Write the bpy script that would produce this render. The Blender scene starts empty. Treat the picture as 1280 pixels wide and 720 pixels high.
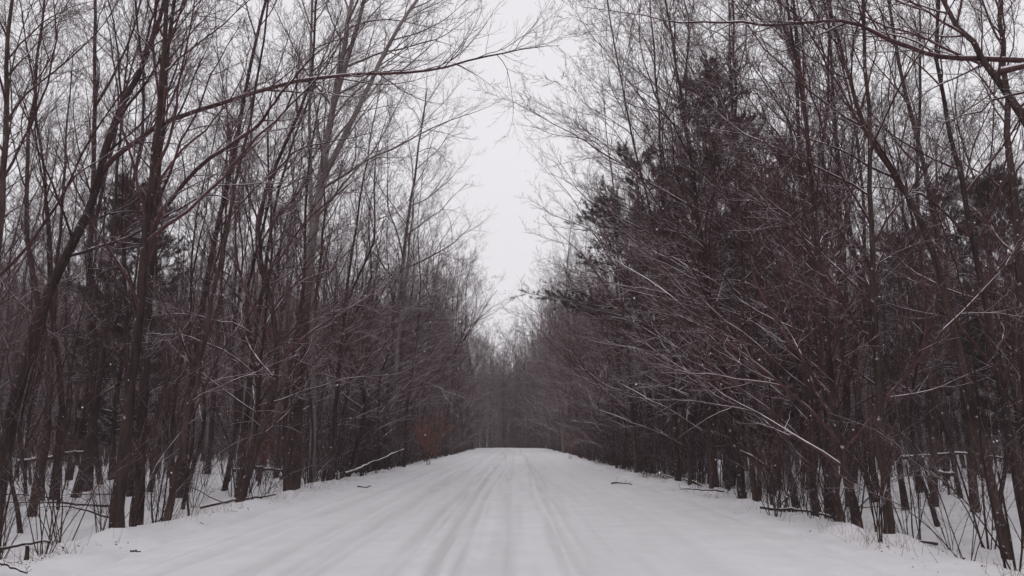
import bpy, math
import numpy as np
from mathutils import Matrix, Vector

R = math.radians
SC = bpy.context.scene
COL = SC.collection
PI = math.pi

# ------------------------------------------------------------------ camera
F = 985.0                      # focal length in pixels of a 1280 px wide frame
CAM_H = 1.42
PITCH = math.atan((549 - 360) / F)
YAW = 4.0 / F
cam_rot = Matrix.Rotation(YAW, 3, 'Z') @ Matrix.Rotation(PI / 2 + PITCH, 3, 'X')
CR = np.array(cam_rot)
CAM = np.array([0.0, 0.0, CAM_H])


def ray(px, py):
    return CR @ np.array([(px - 640) / F, (360 - py) / F, -1.0])


def at(px, py, d):
    """world point seen at a pixel of the photograph, at forward distance d"""
    v = ray(px, py)
    return CAM + v * (d / v[1])


def project(p):
    q = CR.T @ (np.asarray(p) - CAM)
    if q[2] > -0.1:
        return None
    return 640 + F * q[0] / -q[2], 360 - F * q[1] / -q[2]


# ------------------------------------------------------------------ noise / terrain
def _hash(ix, iy, s):
    n = (ix * 374761393 + iy * 668265263 + s * 974634777) & 0x7fffffff
    n = ((n ^ (n >> 13)) * 1274126177) & 0x7fffffff
    return ((n ^ (n >> 16)) & 0xffff) / 65535.0


def vnoise(x, y, s=0):
    x = np.asarray(x, float); y = np.asarray(y, float)
    ix = np.floor(x).astype(np.int64); iy = np.floor(y).astype(np.int64)
    fx = x - ix; fy = y - iy
    fx = fx * fx * (3 - 2 * fx); fy = fy * fy * (3 - 2 * fy)
    a = _hash(ix, iy, s); b = _hash(ix + 1, iy, s)
    c = _hash(ix, iy + 1, s); d = _hash(ix + 1, iy + 1, s)
    return (a * (1 - fx) + b * fx) * (1 - fy) + (c * (1 - fx) + d * fx) * fy


def sstep(a, b, x):
    t = np.clip((x - a) / (b - a), 0, 1)
    return t * t * (3 - 2 * t)


XL, XR = -5.45, 4.6            # edges of the snow covered road


def road_cx(y):
    return -0.0042 * np.maximum(np.asarray(y, float) - 112, 0) ** 2


def fall(y):
    return -np.minimum(0.002 * np.maximum(np.asarray(y, float) - 130, 0) ** 2, 3.5)


def ground_z(x, y):
    x = np.asarray(x, float); y = np.asarray(y, float)
    yy = np.minimum(y, 160)
    xr = x - road_cx(yy)
    wob = (vnoise(y * .35, 0 * y, 3) - .5) * .5 + (vnoise(y * 1.3, 0 * y, 5) - .5) * .22
    e = np.maximum(np.maximum((XL + wob) - xr, xr - (XR - wob)), 0)
    drop = -0.50 * sstep(0.1, 3.4, e)
    far = sstep(.4, 4, e)
    n = (vnoise(x * .18, y * .18, 1) - .5) * .55 + (vnoise(x * .6, y * .6, 2) - .5) * .26 \
        + (vnoise(x * 1.7, y * 1.7, 4) - .5) * .12 + (vnoise(x * 4, y * 4, 14) - .5) * .035
    edge = ((vnoise(x * 2.2, y * 1.1, 7) - .45) * .10 + (vnoise(x * 6, y * 4, 17) - .45) * .05) * sstep(-.9, .3, e + 0 * x) * (1 - far)
    return drop + n * far + edge + fall(y)


def base_depth(px, py):
    """forward distance where the ray of a pixel meets the ground"""
    v = ray(px, py)
    d = 3.0
    while d < 170:
        p = CAM + v * (d / v[1])
        if p[2] <= float(ground_z(p[0], p[1])):
            return d
        d += .05
    return 170.0


# ------------------------------------------------------------------ materials
def mat(name):
    m = bpy.data.materials.new(name); m.use_nodes = True
    nt = m.node_tree
    return m, nt, nt.nodes['Principled BSDF']


def node(nt, t, **kw):
    n = nt.nodes.new(t)
    for k, v in kw.items():
        if k in n.inputs:
            n.inputs[k].default_value = v
        else:
            setattr(n, k, v)
    return n


def ramp(nt, src, p0, p1, c0=(0, 0, 0, 1), c1=(1, 1, 1, 1)):
    r = nt.nodes.new('ShaderNodeValToRGB')
    r.color_ramp.elements[0].position = p0; r.color_ramp.elements[1].position = p1
    r.color_ramp.elements[0].color = c0; r.color_ramp.elements[1].color = c1
    nt.links.new(src, r.inputs[0])
    return r.outputs[0]


def mixc(nt, fac, a, b):
    m = nt.nodes.new('ShaderNodeMix'); m.data_type = 'RGBA'
    for sock, v in ((m.inputs[0], fac), (m.inputs[6], a), (m.inputs[7], b)):
        if hasattr(v, 'links'):
            nt.links.new(v, sock)
        else:
            sock.default_value = v
    return m.outputs[2]


def mathn(nt, op, a, b):
    m = nt.nodes.new('ShaderNodeMath'); m.operation = op
    for sock, v in ((m.inputs[0], a), (m.inputs[1], b)):
        if hasattr(v, 'links'):
            nt.links.new(v, sock)
        else:
            sock.default_value = v
    return m.outputs[0]


SNOW_C = (.82, .79, .82, 1)


def bark_mat(name, dark, light, snow_lo, snow_hi, rough=.9, bump=.5, upper=None):
    """bark with lengthwise furrows; snow lies on what faces up and is blown on in flecks"""
    m, nt, b = mat(name)
    tc = node(nt, 'ShaderNodeTexCoord')
    mp = node(nt, 'ShaderNodeMapping'); mp.inputs['Scale'].default_value = (14, 14, 2.2)
    nt.links.new(tc.outputs['Object'], mp.inputs[0])
    n1 = node(nt, 'ShaderNodeTexNoise', Scale=1.0, Detail=5.0, Roughness=.65)
    nt.links.new(mp.outputs[0], n1.inputs['Vector'])
    n2 = node(nt, 'ShaderNodeTexNoise', Scale=.55, Detail=3.0)
    nt.links.new(tc.outputs['Object'], n2.inputs['Vector'])
    oi = node(nt, 'ShaderNodeObjectInfo')
    c = mixc(nt, ramp(nt, n1.outputs[0], .3, .72), dark, light)
    if upper:            # smooth pale bark above the rough foot, as on poplars
        sz = node(nt, 'ShaderNodeSeparateXYZ'); nt.links.new(tc.outputs['Object'], sz.inputs[0])
        hgt = mathn(nt, 'ADD', mathn(nt, 'MULTIPLY', sz.outputs[2], .1), mathn(nt, 'MULTIPLY', n1.outputs[0], .2))
        c = mixc(nt, ramp(nt, hgt, .55, .85), c, upper)
    blot = ramp(nt, n2.outputs[0], .35, .7, (.6, .6, .6, 1), (1.3, 1.27, 1.25, 1))
    mu = nt.nodes.new('ShaderNodeMix'); mu.data_type = 'RGBA'; mu.blend_type = 'MULTIPLY'; mu.inputs[0].default_value = 1
    nt.links.new(c, mu.inputs[6]); nt.links.new(blot, mu.inputs[7])
    rnd = ramp(nt, oi.outputs['Random'], 0, 1, (.7, .7, .7, 1), (1.3, 1.28, 1.28, 1))
    mu2 = nt.nodes.new('ShaderNodeMix'); mu2.data_type = 'RGBA'; mu2.blend_type = 'MULTIPLY'; mu2.inputs[0].default_value = 1
    nt.links.new(mu.outputs[2], mu2.inputs[6]); nt.links.new(rnd, mu2.inputs[7])
    ge = node(nt, 'ShaderNodeNewGeometry')
    sx = node(nt, 'ShaderNodeSeparateXYZ'); nt.links.new(ge.outputs['Normal'], sx.inputs[0])
    n3 = node(nt, 'ShaderNodeTexNoise', Scale=3.5, Detail=4.0)
    nt.links.new(tc.outputs['Object'], n3.inputs['Vector'])
    up = mathn(nt, 'ADD', sx.outputs[2], mathn(nt, 'MULTIPLY', mathn(nt, 'SUBTRACT', n3.outputs[0], .5), 1.1))
    dp = node(nt, 'ShaderNodeVectorMath', operation='DOT_PRODUCT')
    nt.links.new(ge.outputs['Normal'], dp.inputs[0]); dp.inputs[1].default_value = (-.55, -.80, .2)
    n4 = node(nt, 'ShaderNodeTexNoise', Scale=9.0, Detail=5.0, Roughness=.7)
    nt.links.new(tc.outputs['Object'], n4.inputs['Vector'])
    wind = mathn(nt, 'ADD', mathn(nt, 'MULTIPLY', dp.outputs['Value'], .22), n4.outputs[0])
    snow = mathn(nt, 'MAXIMUM', ramp(nt, up, snow_lo, snow_hi), mathn(nt, 'MULTIPLY', ramp(nt, wind, .80, .92), .7))
    col = mixc(nt, snow, mu2.outputs[2], SNOW_C)
    nt.links.new(col, b.inputs['Base Color'])
    b.inputs['Roughness'].default_value = rough
    b.inputs['Specular IOR Level'].default_value = .2
    if bump:
        bp = node(nt, 'ShaderNodeBump', Strength=bump, Distance=.03)
        nt.links.new(n1.outputs[0], bp.inputs['Height']); nt.links.new(bp.outputs[0], b.inputs['Normal'])
    return m


M_BARK = bark_mat('dark bark', (.027, .0160, .0155, 1), (.105, .072, .067, 1), .56, .8, bump=.9)
M_POPLAR = bark_mat('poplar bark', (.027, .0160, .0155, 1), (.105, .072, .067, 1), .56, .8, bump=.6, upper=(.24, .21, .205, 1))
M_PALE = bark_mat('pale grey bark', (.12, .105, .104, 1), (.27, .245, .24, 1), .62, .85, bump=.2)
M_TWIG = bark_mat('twig bark', (.052, .0240, .0285, 1), (.128, .067, .070, 1), .66, 1.0, bump=0)
M_PTWIG = bark_mat('pale twig bark', (.11, .085, .087, 1), (.20, .165, .165, 1), .5, .8, bump=0)


def snow_mat(name, c0, c1, scale, bump):
    m, nt, b = mat(name)
    tc = node(nt, 'ShaderNodeTexCoord')
    n = node(nt, 'ShaderNodeTexNoise', Scale=scale, Detail=8.0, Roughness=.6)
    nt.links.new(tc.outputs['Object'], n.inputs['Vector'])
    nt.links.new(mixc(nt, ramp(nt, n.outputs[0], .3, .7), c0, c1), b.inputs['Base Color'])
    b.inputs['Roughness'].default_value = .75
    b.inputs['Specular IOR Level'].default_value = .2
    n2 = node(nt, 'ShaderNodeTexNoise', Scale=scale * 6, Detail=6.0, Roughness=.7)
    nt.links.new(tc.outputs['Object'], n2.inputs['Vector'])
    bp = node(nt, 'ShaderNodeBump', Strength=bump, Distance=.04)
    nt.links.new(n2.outputs[0], bp.inputs['Height']); nt.links.new(bp.outputs[0], b.inputs['Normal'])
    return m, nt, b


M_SNOW, _, _ = snow_mat('branch snow', (.78, .755, .785, 1), (.87, .85, .88, 1), 6, .2)
M_GROUND, _, _ = snow_mat('ground snow', (.74, .73, .76, 1), (.86, .85, .88, 1), 1.3, .5)
M_ROAD, _nt, _b = snow_mat('road snow', (.77, .765, .79, 1), (.86, .855, .88, 1), 1.6, .35)
_old = _b.inputs['Base Color'].links[0].from_socket
_at = node(_nt, 'ShaderNodeAttribute'); _at.attribute_name = 'wear'
_nt.links.new(mixc(_nt, _at.outputs['Fac'], _old, (.62, .612, .628, 1)), _b.inputs['Base Color'])


def leaf_mat(name, c0, c1):
    m, nt, b = mat(name)
    ge = node(nt, 'ShaderNodeNewGeometry')
    nt.links.new(mixc(nt, ge.outputs['Random Per Island'], c0, c1), b.inputs['Base Color'])
    b.inputs['Roughness'].default_value = .8
    b.inputs['Specular IOR Level'].default_value = .15
    return m


M_NEEDLE = leaf_mat('pine needles', (.030, .025, .022, 1), (.062, .047, .042, 1))
M_RUST = leaf_mat('withered rusty leaves', (.19, .082, .052, 1), (.30, .13, .08, 1))
M_LITTER = leaf_mat('leaf litter', (.05, .03, .024, 1), (.15, .09, .06, 1))
M_STRAW = leaf_mat('dry straw', (.17, .125, .10, 1), (.32, .25, .20, 1))


# ------------------------------------------------------------------ mesh helpers
class MB:
    """collects tubes and faces; every build is ONE mesh object"""

    def __init__(s):
        s.v, s.q, s.t, s.qm, s.tm, s.n = [], [], [], [], [], 0

    def tubes(s, pts, rad, S, m=0):
        N, P, _ = pts.shape
        tan = np.empty_like(pts)
        tan[:, 1:-1] = pts[:, 2:] - pts[:, :-2]
        tan[:, 0] = pts[:, 1] - pts[:, 0]; tan[:, -1] = pts[:, -1] - pts[:, -2]
        tan /= np.linalg.norm(tan, axis=2, keepdims=True) + 1e-9
        mean = pts[:, -1] - pts[:, 0]
        mean /= np.linalg.norm(mean, axis=1, keepdims=True) + 1e-9
        ref = np.where((np.abs(mean[:, 2]) < .8)[:, None], np.array([0, 0, 1.]), np.array([1., .1, 0]))[:, None, :]
        u = np.cross(tan, ref); u /= np.linalg.norm(u, axis=2, keepdims=True) + 1e-9
        w = np.cross(u, tan)
        a = np.arange(S) * 2 * PI / S + .4
        ring = (u[:, :, None, :] * np.cos(a)[:, None] + w[:, :, None, :] * np.sin(a)[:, None]) * rad[:, :, None, None]
        V = (pts[:, :, None, :] + ring).reshape(-1, 3)
        i = np.arange(N)[:, None, None] * P * S; j = np.arange(P - 1)[None, :, None] * S
        k = np.arange(S)[None, None, :]; k2 = (k + 1) % S
        b = s.n + i + j
        Q = np.stack([b + k, b + k2, b + S + k2, b + S + k], axis=-1).reshape(-1, 4)
        s.v.append(V); s.q.append(Q); s.qm.append(np.full(len(Q), m)); s.n += len(V)

    def tris(s, V, m=0):
        T = (s.n + np.arange(len(V))).reshape(-1, 3)
        s.v.append(V); s.t.append(T); s.tm.append(np.full(len(T), m)); s.n += len(V)

    def quads(s, V, Q, m=0):
        s.v.append(V); s.q.append(Q + s.n); s.qm.append(np.full(len(Q), m)); s.n += len(V)

    def mesh(s, name, mats, smooth=True):
        V = np.concatenate(s.v)
        Q = np.concatenate(s.q) if s.q else np.zeros((0, 4), int)
        T = np.concatenate(s.t) if s.t else np.zeros((0, 3), int)
        me = bpy.data.meshes.new(name)
        me.vertices.add(len(V)); me.vertices.foreach_set('co', V.astype(np.float32).ravel())
        loops = np.concatenate([Q.ravel(), T.ravel()]).astype(np.int32)
        me.loops.add(len(loops)); me.loops.foreach_set('vertex_index', loops)
        st = np.concatenate([np.arange(len(Q)) * 4, len(Q) * 4 + np.arange(len(T)) * 3]).astype(np.int32)
        me.polygons.add(len(st)); me.polygons.foreach_set('loop_start', st)
        mi = np.concatenate((s.qm + s.tm) or [np.zeros(0)]).astype(np.int32)
        me.polygons.foreach_set('material_index', mi)
        me.update(calc_edges=True)
        for m in mats:
            me.materials.append(m)
        if smooth:
            me.shade_smooth()
        return me


def link(name, data, parent=None):
    o = bpy.data.objects.new(name, data); COL.objects.link(o)
    if parent is not None:
        o.parent = parent
    return o


def tag(o, label=None, cat=None, group=None, kind=None):
    if label: o['label'] = label
    if cat: o['category'] = cat
    if group: o['group'] = group
    if kind: o['kind'] = kind
    return o


def norm(a):
    return a / (np.linalg.norm(a, axis=-1, keepdims=True) + 1e-9)


# ------------------------------------------------------------------ branching growth
def march(rng, start, d, length, P, wig, up, bias=None, bend=0.0):
    """N branches grown at once; returns (N, P+1, 3)"""
    N = len(start)
    pts = np.empty((N, P + 1, 3)); pts[:, 0] = start
    d = norm(d)
    drift = rng.normal(0, 1, (N, 3)) * bend
    for i in range(P):
        d = d + rng.normal(0, wig, (N, 3)) + drift / P
        d[:, 2] += up / P
        if bias is not None:
            d = d + bias / P
        d = norm(d)
        pts[:, i + 1] = pts[:, i] + d * (length / P)[:, None]
    return pts


def sample(pts, rad, idx, t):
    P = pts.shape[1] - 1
    f = t * P; i = np.minimum(f.astype(int), P - 1); w = (f - i)[:, None]
    a = pts[idx, i]; b = pts[idx, i + 1]
    r = rad[idx, i] * (1 - w[:, 0]) + rad[idx, i + 1] * w[:, 0]
    return a * (1 - w) + b * w, norm(b - a), r


def children(rng, pts, rad, n, t0, t1, ang, az_bias=None, even=True):
    """n children on every parent: start, direction, parent radius, t, parent index"""
    N = len(pts)
    idx = np.repeat(np.arange(N), n)
    k = np.tile(np.arange(n), N)
    t = t0 + (t1 - t0) * (k + rng.random(N * n)) / n
    p, tan, r = sample(pts, rad, idx, np.clip(t, 0, .999))
    az = k * 2.399 + np.repeat(rng.random(N) * 6.28, n) + rng.normal(0, .5, N * n)
    ref = np.where((np.abs(tan[:, 2]) < .9)[:, None], np.array([0, 0, 1.]), np.array([1., 0, 0]))
    u = norm(np.cross(tan, ref)); w = np.cross(u, tan)
    side = u * np.cos(az)[:, None] + w * np.sin(az)[:, None]
    if az_bias is not None:
        side = norm(side + az_bias)
    a = ang * rng.uniform(.75, 1.25, N * n)
    return p, norm(tan * np.cos(a)[:, None] + side * np.sin(a)[:, None]), r, t, idx


def taper(r0, r1, P, power=1.0):
    t = np.linspace(0, 1, P + 1) ** power
    return r0[:, None] * (1 - t) + r1[:, None] * t


def snow_ridge(rng, mb, pts, rad, m, amount=1.0, S=4):
    """snow lying along the top of the flatter branches"""
    tan = np.gradient(pts, axis=1); tan = norm(tan)
    hor = sstep(.25, .75, np.sqrt(tan[..., 0] ** 2 + tan[..., 1] ** 2))
    patch = np.clip(rng.normal(.75, .35, rad.shape), 0, 1.2)
    sr = (rad * .60 + .0032 * np.clip((rad - .002) / .008, .12, 1)) * hor * patch * amount
    sp = pts.copy(); sp[..., 2] += rad * .68 + .0015
    mb.tubes(sp, np.maximum(sr, .0004), S, m)


def ramify(rng, mb, pts, rad, spec, mats=(0, 1), bias=None, tw=.0032, snow=1.0):
    """grow branch levels from the given parents into mb"""
    L = np.linalg.norm(np.diff(pts, axis=1), axis=2).sum(1)
    for lv, s in enumerate(spec):
        p, d, r, t, idx = children(rng, pts, rad, s['n'], s['t'][0], s['t'][1], s['a'],
                                   az_bias=None if bias is None else bias * s.get('b', 0))
        ln = L[idx] * s['l'] * (1 - .55 * t) * rng.uniform(.55, 1.25, len(t))
        P = s['P']
        cp = march(rng, p, d, ln, P, s['w'], s['up'], bias=None if bias is None else bias * s.get('g', 0), bend=s.get('bend', .15))
        r0 = np.maximum(np.minimum(r * (.52 if lv == 0 else .72), ln * s.get('rr', .011) + .001), tw)
        r1 = np.maximum(r0 * .14, tw * .5)
        cr = taper(r0, r1, P)
        mb.tubes(cp, cr, s['S'], mats[0])
        if s.get('snow') and snow > 0:
            snow_ridge(rng, mb, cp, cr, mats[1], snow, 4 if lv == 0 else 3)
        pts, rad, L = cp, cr, ln
    return mb


SPEC_FULL = [dict(n=20, t=(.28, .97), a=.68, l=.40, P=12, w=.10, up=.5, S=6, snow=1, b=.5, g=.10, rr=.0070, bend=.35),
             dict(n=8, t=(.18, .99), a=.62, l=.46, P=8, w=.09, up=.34, S=4, snow=1, bend=.3, rr=.0075),
             dict(n=7, t=(.12, .99), a=.62, l=.50, P=5, w=.11, up=.3, S=3, snow=1, rr=.0066),
             dict(n=5, t=(.1, .99), a=.58, l=.55, P=3, w=.11, up=.25, S=3, rr=.005)]


def spec(**kw):
    """SPEC_FULL with the limb level changed"""
    s = [dict(x) for x in SPEC_FULL]
    for k, v in kw.items():
        if k[0] == 'x':
            lv, key = int(k[1]), k[2:]
            s[lv][key] = v
        else:
            s[0][k] = v
    return s


def resample(poly, n):
    """smooth curve through points (Catmull-Rom), n+1 samples"""
    p = np.asarray(poly, float)
    p = np.vstack([2 * p[0] - p[1], p, 2 * p[-1] - p[-2]])
    m = len(p) - 3
    out = []
    for t in np.linspace(0, m - 1e-6, n + 1):
        i = int(t); f = t - i
        a, b, c, d = p[i:i + 4]
        out.append(.5 * (2 * b + (c - a) * f + (2 * a - 5 * b + 4 * c - d) * f * f + (3 * b - a - 3 * c + d) * f ** 3))
    return np.array(out)


def trunk_rad(n, r, flare=.26, top=.12, power=.85):
    t = np.linspace(0, 1, n + 1)
    return r * ((1 - t ** power) * (1 - top) + top) * (1 + flare * np.exp(-t * 26))


def make_tree_meshes(name, rng, poly, r, sp, bark=M_BARK, twig=M_TWIG, bias=None, tw=.003, snow=1.0, forks=0, n=18, kink=.0):
    tr = resample(poly, n)
    kink = kink or .022
    if kink:
        tr[1:-1, :2] += rng.normal(0, kink, (n - 1, 2))
    rd = trunk_rad(n, r)
    tp = tr[None]; trd = rd[None]
    mb = MB(); mb.tubes(tp, trd, 10)
    parents, prad = [tp], [trd]
    if forks:
        p, d, rr, t, idx = children(rng, tp, trd, forks, .3, .6, .32, az_bias=None if bias is None else bias * .6)
        ln = np.linalg.norm(tr[-1] - tr[0]) * (1 - t) * rng.uniform(.8, 1.05, forks)
        fp = march(rng, p, d, ln, n, .035, .35, bend=.2)
        fr = taper(rr * .8, rr * .12, n)
        mb.tubes(fp, fr, 8)
        parents.append(fp); prad.append(fr)
    trunk = mb.mesh(name + '_trunk', [bark])
    cb = MB()
    for a, b in zip(parents, prad):
        ramify(rng, cb, a, b, sp, bias=bias, tw=tw, snow=snow)
        if a is not tp:
            pass
    crown = cb.mesh(name + '_crown', [twig, M_SNOW])
    return trunk, crown


def place(name, meshes, loc, rz=0, scale=1.0, tilt=(0, 0)):
    root = link(name, None)
    root.empty_display_size = .3
    root.location = loc; root.rotation_euler = (tilt[0], tilt[1], rz)
    root.scale = (scale,) * 3 if np.isscalar(scale) else scale
    for nm, me in zip(('trunk', 'crown'), meshes):
        link(nm, me, root)
    return root


def copy_tree(src, loc, rz, scale, tilt=(0, 0)):
    c = src.copy(); COL.objects.link(c)
    c.location = loc; c.rotation_euler = (tilt[0], tilt[1], rz); c.scale = scale
    for k in ('label', 'category', 'group'):
        if k in c: del c[k]
    for ch in src.children:
        d = ch.copy(); COL.objects.link(d); d.parent = c
    return c


# ------------------------------------------------------------------ the setting
def grid(xs, ys, zf):
    X, Y = np.meshgrid(xs, ys)
    Z = zf(X, Y)
    nx, ny = len(xs), len(ys)
    V = np.stack([X.ravel(), Y.ravel(), Z.ravel()], 1)
    i = np.arange(ny - 1)[:, None] * nx + np.arange(nx - 1)[None]
    Q = np.stack([i, i + 1, i + nx + 1, i + nx], -1).reshape(-1, 4)
    return V, Q


xs = np.concatenate([np.arange(-400, -70, 15), np.arange(-70, -22, 1.0), np.arange(-22, 22, .22), np.arange(22, 70, 1.0), np.arange(70, 401, 15)])
ys = np.concatenate([np.arange(-60, -8, 2), np.arange(-8, 45, .25), np.arange(45, 190, .8), np.arange(190, 600, 12)])


def gz(X, Y):
    z = ground_z(X, Y)
    xr = X - road_cx(np.minimum(Y, 175))
    inside = np.minimum(xr - XL, XR - xr)
    heap = np.zeros_like(z)
    for a, b in TAKEN:                       # snow heaped round the feet of the trunks
        if b < 42:
            near = (np.abs(X - a) < 1.5) & (np.abs(Y - b) < 1.5)
            heap[near] = np.maximum(heap[near], .12 * (.4 + 1.2 * vnoise(X[near] * 3, Y[near] * 3, 77)) * np.exp(-((X[near] - a) ** 2 + (Y[near] - b) ** 2) / .22))
    z = z + heap
    return z - .22 * sstep(.25, .9, inside)


TRACKS = [(-.84, .085, .75), (-.58, .05, .55), (.76, .075, .65), (.93, .04, .4), (-.12, .09, .35), (-2.25, .14, .5), (-2.02, .06, .35), (-3.75, .13, .45), (-1.4, .10, .4), (2.2, .25, .16), (-3.0, .16, .25), (3.4, .2, .1), (-1.15, .04, .5), (-.36, .05, .35), (.58, .05, .35), (-2.55, .05, .35), (-4.05, .05, .35)]


def road_wear(X, Y):
    w = np.zeros_like(X)
    for k, (c, s, a) in enumerate(TRACKS):
        cc = c + (vnoise(Y * .05, Y * 0 + k, 21 + k) - .5) * .30 + (vnoise(Y * .22, Y * 0 + k, 61 + k) - .5) * .07
        ss = s * (.75 + .5 * vnoise(Y * .15, Y * 0, 90 + k))
        f = np.exp(-((X - cc) / ss) ** 4)
        f *= a * (.55 + .75 * vnoise(Y * .5 + k, X * 2.2, 41 + k))
        w = np.maximum(w, f)
    w = w * (.35 + 1.0 * vnoise(X * 9, Y * .7, 51)) + .25 * sstep(.55, .8, vnoise(X * 9, Y * .25, 52)) * np.exp(-((X + 1) / 3.2) ** 4)
    w += .32 * sstep(.35, .8, vnoise(X * .9, Y * .12, 33)) * np.exp(-((X + .3) / 2.9) ** 4)
    return np.clip(w, 0, 1)


rx = np.arange(XL - .1, XR + .11, .055)
ry = np.concatenate([np.arange(-14, 42, .12), np.arange(42, 176, .6)])
RX, RY = np.meshgrid(rx, ry)
WEAR = road_wear(RX, RY)


def rz_(X, Y):
    e = np.minimum(X - XL, XR - X)
    z = .035 * sstep(0, 4, e) - .13 * (1 - sstep(-.1, .85, e + (vnoise(X * 1.1, Y * .9, 8) - .5) * .5))
    for k, (c, s, a) in enumerate(TRACKS):      # ridges of pushed up snow beside each rut
        cc = c + (vnoise(Y * .05, Y * 0 + k, 21 + k) - .5) * .30 + (vnoise(Y * .22, Y * 0 + k, 61 + k) - .5) * .07
        z += .034 * a * (np.exp(-((X - cc - s * 1.5) / .055) ** 2) + np.exp(-((X - cc + s * 1.5) / .055) ** 2)) * (.25 + 1.1 * vnoise(Y * 1.1, X, 71 + k))
    z += (vnoise(X * 2.6, Y * .45, 9) - .5) * .018 + (vnoise(X * 11, Y * 9, 10) - .5) * .005
    return z - WEAR * .03


mb = MB()
V, Q = grid(rx, ry, rz_)
wear = WEAR.ravel().copy()
V[:, 2] += fall(V[:, 1]); V[:, 0] += road_cx(V[:, 1])
mb.quads(V, Q)
me = mb.mesh('road', [M_ROAD])
me.attributes.new('wear', 'FLOAT', 'POINT').data.foreach_set('value', wear.astype(np.float32))
tag(link('road', me), kind='structure')

# ------------------------------------------------------------------ prototypes of the bare trees
BX = np.array([1.0, 0, 0])      # prototypes lean their limbs towards +x (the road)


def straight(H, lean, rng, wob=.25):
    k = 6
    z = np.linspace(0, H, k)
    x = lean * (z / H) ** 1.4 * H + np.r_[0, rng.normal(0, wob, k - 1)]
    y = np.r_[0, rng.normal(0, wob, k - 1)]
    return np.stack([x, y, z], 1)


PROTO = {}


def proto(kind, seed, H, r, lean, sp, bias=None, **kw):
    rng = np.random.default_rng(seed)
    PROTO.setdefault(kind, []).append(make_tree_meshes(kind, rng, straight(H, lean, rng), r, sp, bias=bias, **kw))


for s in (11, 12, 13):
    proto('verge', s, 15.5, .085, .05, spec(n=24, t=(.14, .97), l=.34, a=.78), BX, tw=.0031, snow=.8)
for s in (14, 15):
    proto('verge_wide', s, 14.5, .10, .06, spec(n=17, t=(.18, .97), l=.44, a=.85, up=.45), BX, forks=2, tw=.0031, snow=.8)
SWEEP = [dict(n=26, t=(.10, .96), a=.95, l=.46, P=12, w=.09, up=.22, S=5, snow=1, b=.75, g=.12, rr=.0058, bend=.35),
         dict(n=8, t=(.15, .99), a=.6, l=.42, P=8, w=.09, up=.2, S=4, snow=1, bend=.35, rr=.0062),
         dict(n=6, t=(.1, .99), a=.6, l=.48, P=5, w=.11, up=.2, S=3, snow=1, rr=.006),
         dict(n=4, t=(.1, .99), a=.58, l=.55, P=3, w=.11, up=.2, S=3, rr=.005)]
for s in (61, 62, 63):
    proto('sweeping', s, 10.5, .062, .06, SWEEP, BX, tw=.003, snow=.95)
for s in (21, 22, 23):
    proto('tall', s, 19.0, .098, .02, spec(n=17, t=(.38, .98), l=.27, a=.58), tw=.0033, snow=.5)
for s in (24, 25):
    proto('forked', s, 18.0, .105, .0, spec(n=10, t=(.34, .97), l=.28, a=.58), forks=2, tw=.0033, snow=.5)
for s in (31, 32, 33):
    proto('pole', s, 11.5, .05, .05, spec(n=15, t=(.2, .98), l=.26, a=.65, x1n=6, x2n=5), tw=.0031, snow=.8)
for s in (41, 42):
    proto('pale', s, 19.5, .13, .03, spec(n=17, t=(.3, .98), l=.28, a=.55), BX * .6, bark=M_PALE, twig=M_PTWIG, tw=.0033, snow=.5)


def make_shrub(seed, H, stems, spread, leaf=None):
    rng = np.random.default_rng(seed)
    a = rng.random(stems) * 6.28
    d = np.stack([np.cos(a) * spread, np.sin(a) * spread, np.ones(stems)], 1) + rng.normal(0, .12, (stems, 3))
    st = np.stack([np.cos(a), np.sin(a), 0 * a], 1) * .12 * rng.random((stems, 1)); st[:, 2] = -.1
    ln = H * rng.uniform(.5, 1.1, stems)
    pts = march(rng, st, d, ln, 9, .07, .1, bend=.4)
    r0 = ln * .0032 + .002
    rad = taper(r0, r0 * .25, 9)
    mb = MB(); mb.tubes(pts, rad, 5)
    stem = mb.mesh('shrub_stem', [M_BARK])
    cb = MB()
    ramify(rng, cb, pts, rad, [dict(n=7, t=(.25, .98), a=.55, l=.40, P=6, w=.08, up=.3, S=3, snow=1, rr=.006),
                               dict(n=4, t=(.1, .98), a=.55, l=.5, P=4, w=.1, up=.2, S=3, rr=.005),
                               dict(n=2, t=(.2, .98), a=.55, l=.5, P=3, w=.1, up=.2, S=3, rr=.005)], tw=.0018, snow=.45)
    return stem, cb.mesh('shrub_twigs', [M_TWIG, M_SNOW])


SHRUB = [make_shrub(50 + i, h, n, sp) for i, (h, n, sp) in enumerate([(3.2, 8, .28), (2.4, 10, .45), (4.2, 6, .2), (1.6, 9, .5), (5.0, 5, .22), (3.0, 6, .35)])]

# ------------------------------------------------------------------ trees that stand out in the photograph
TAKEN = []                     # (x, y) of trunks


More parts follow.
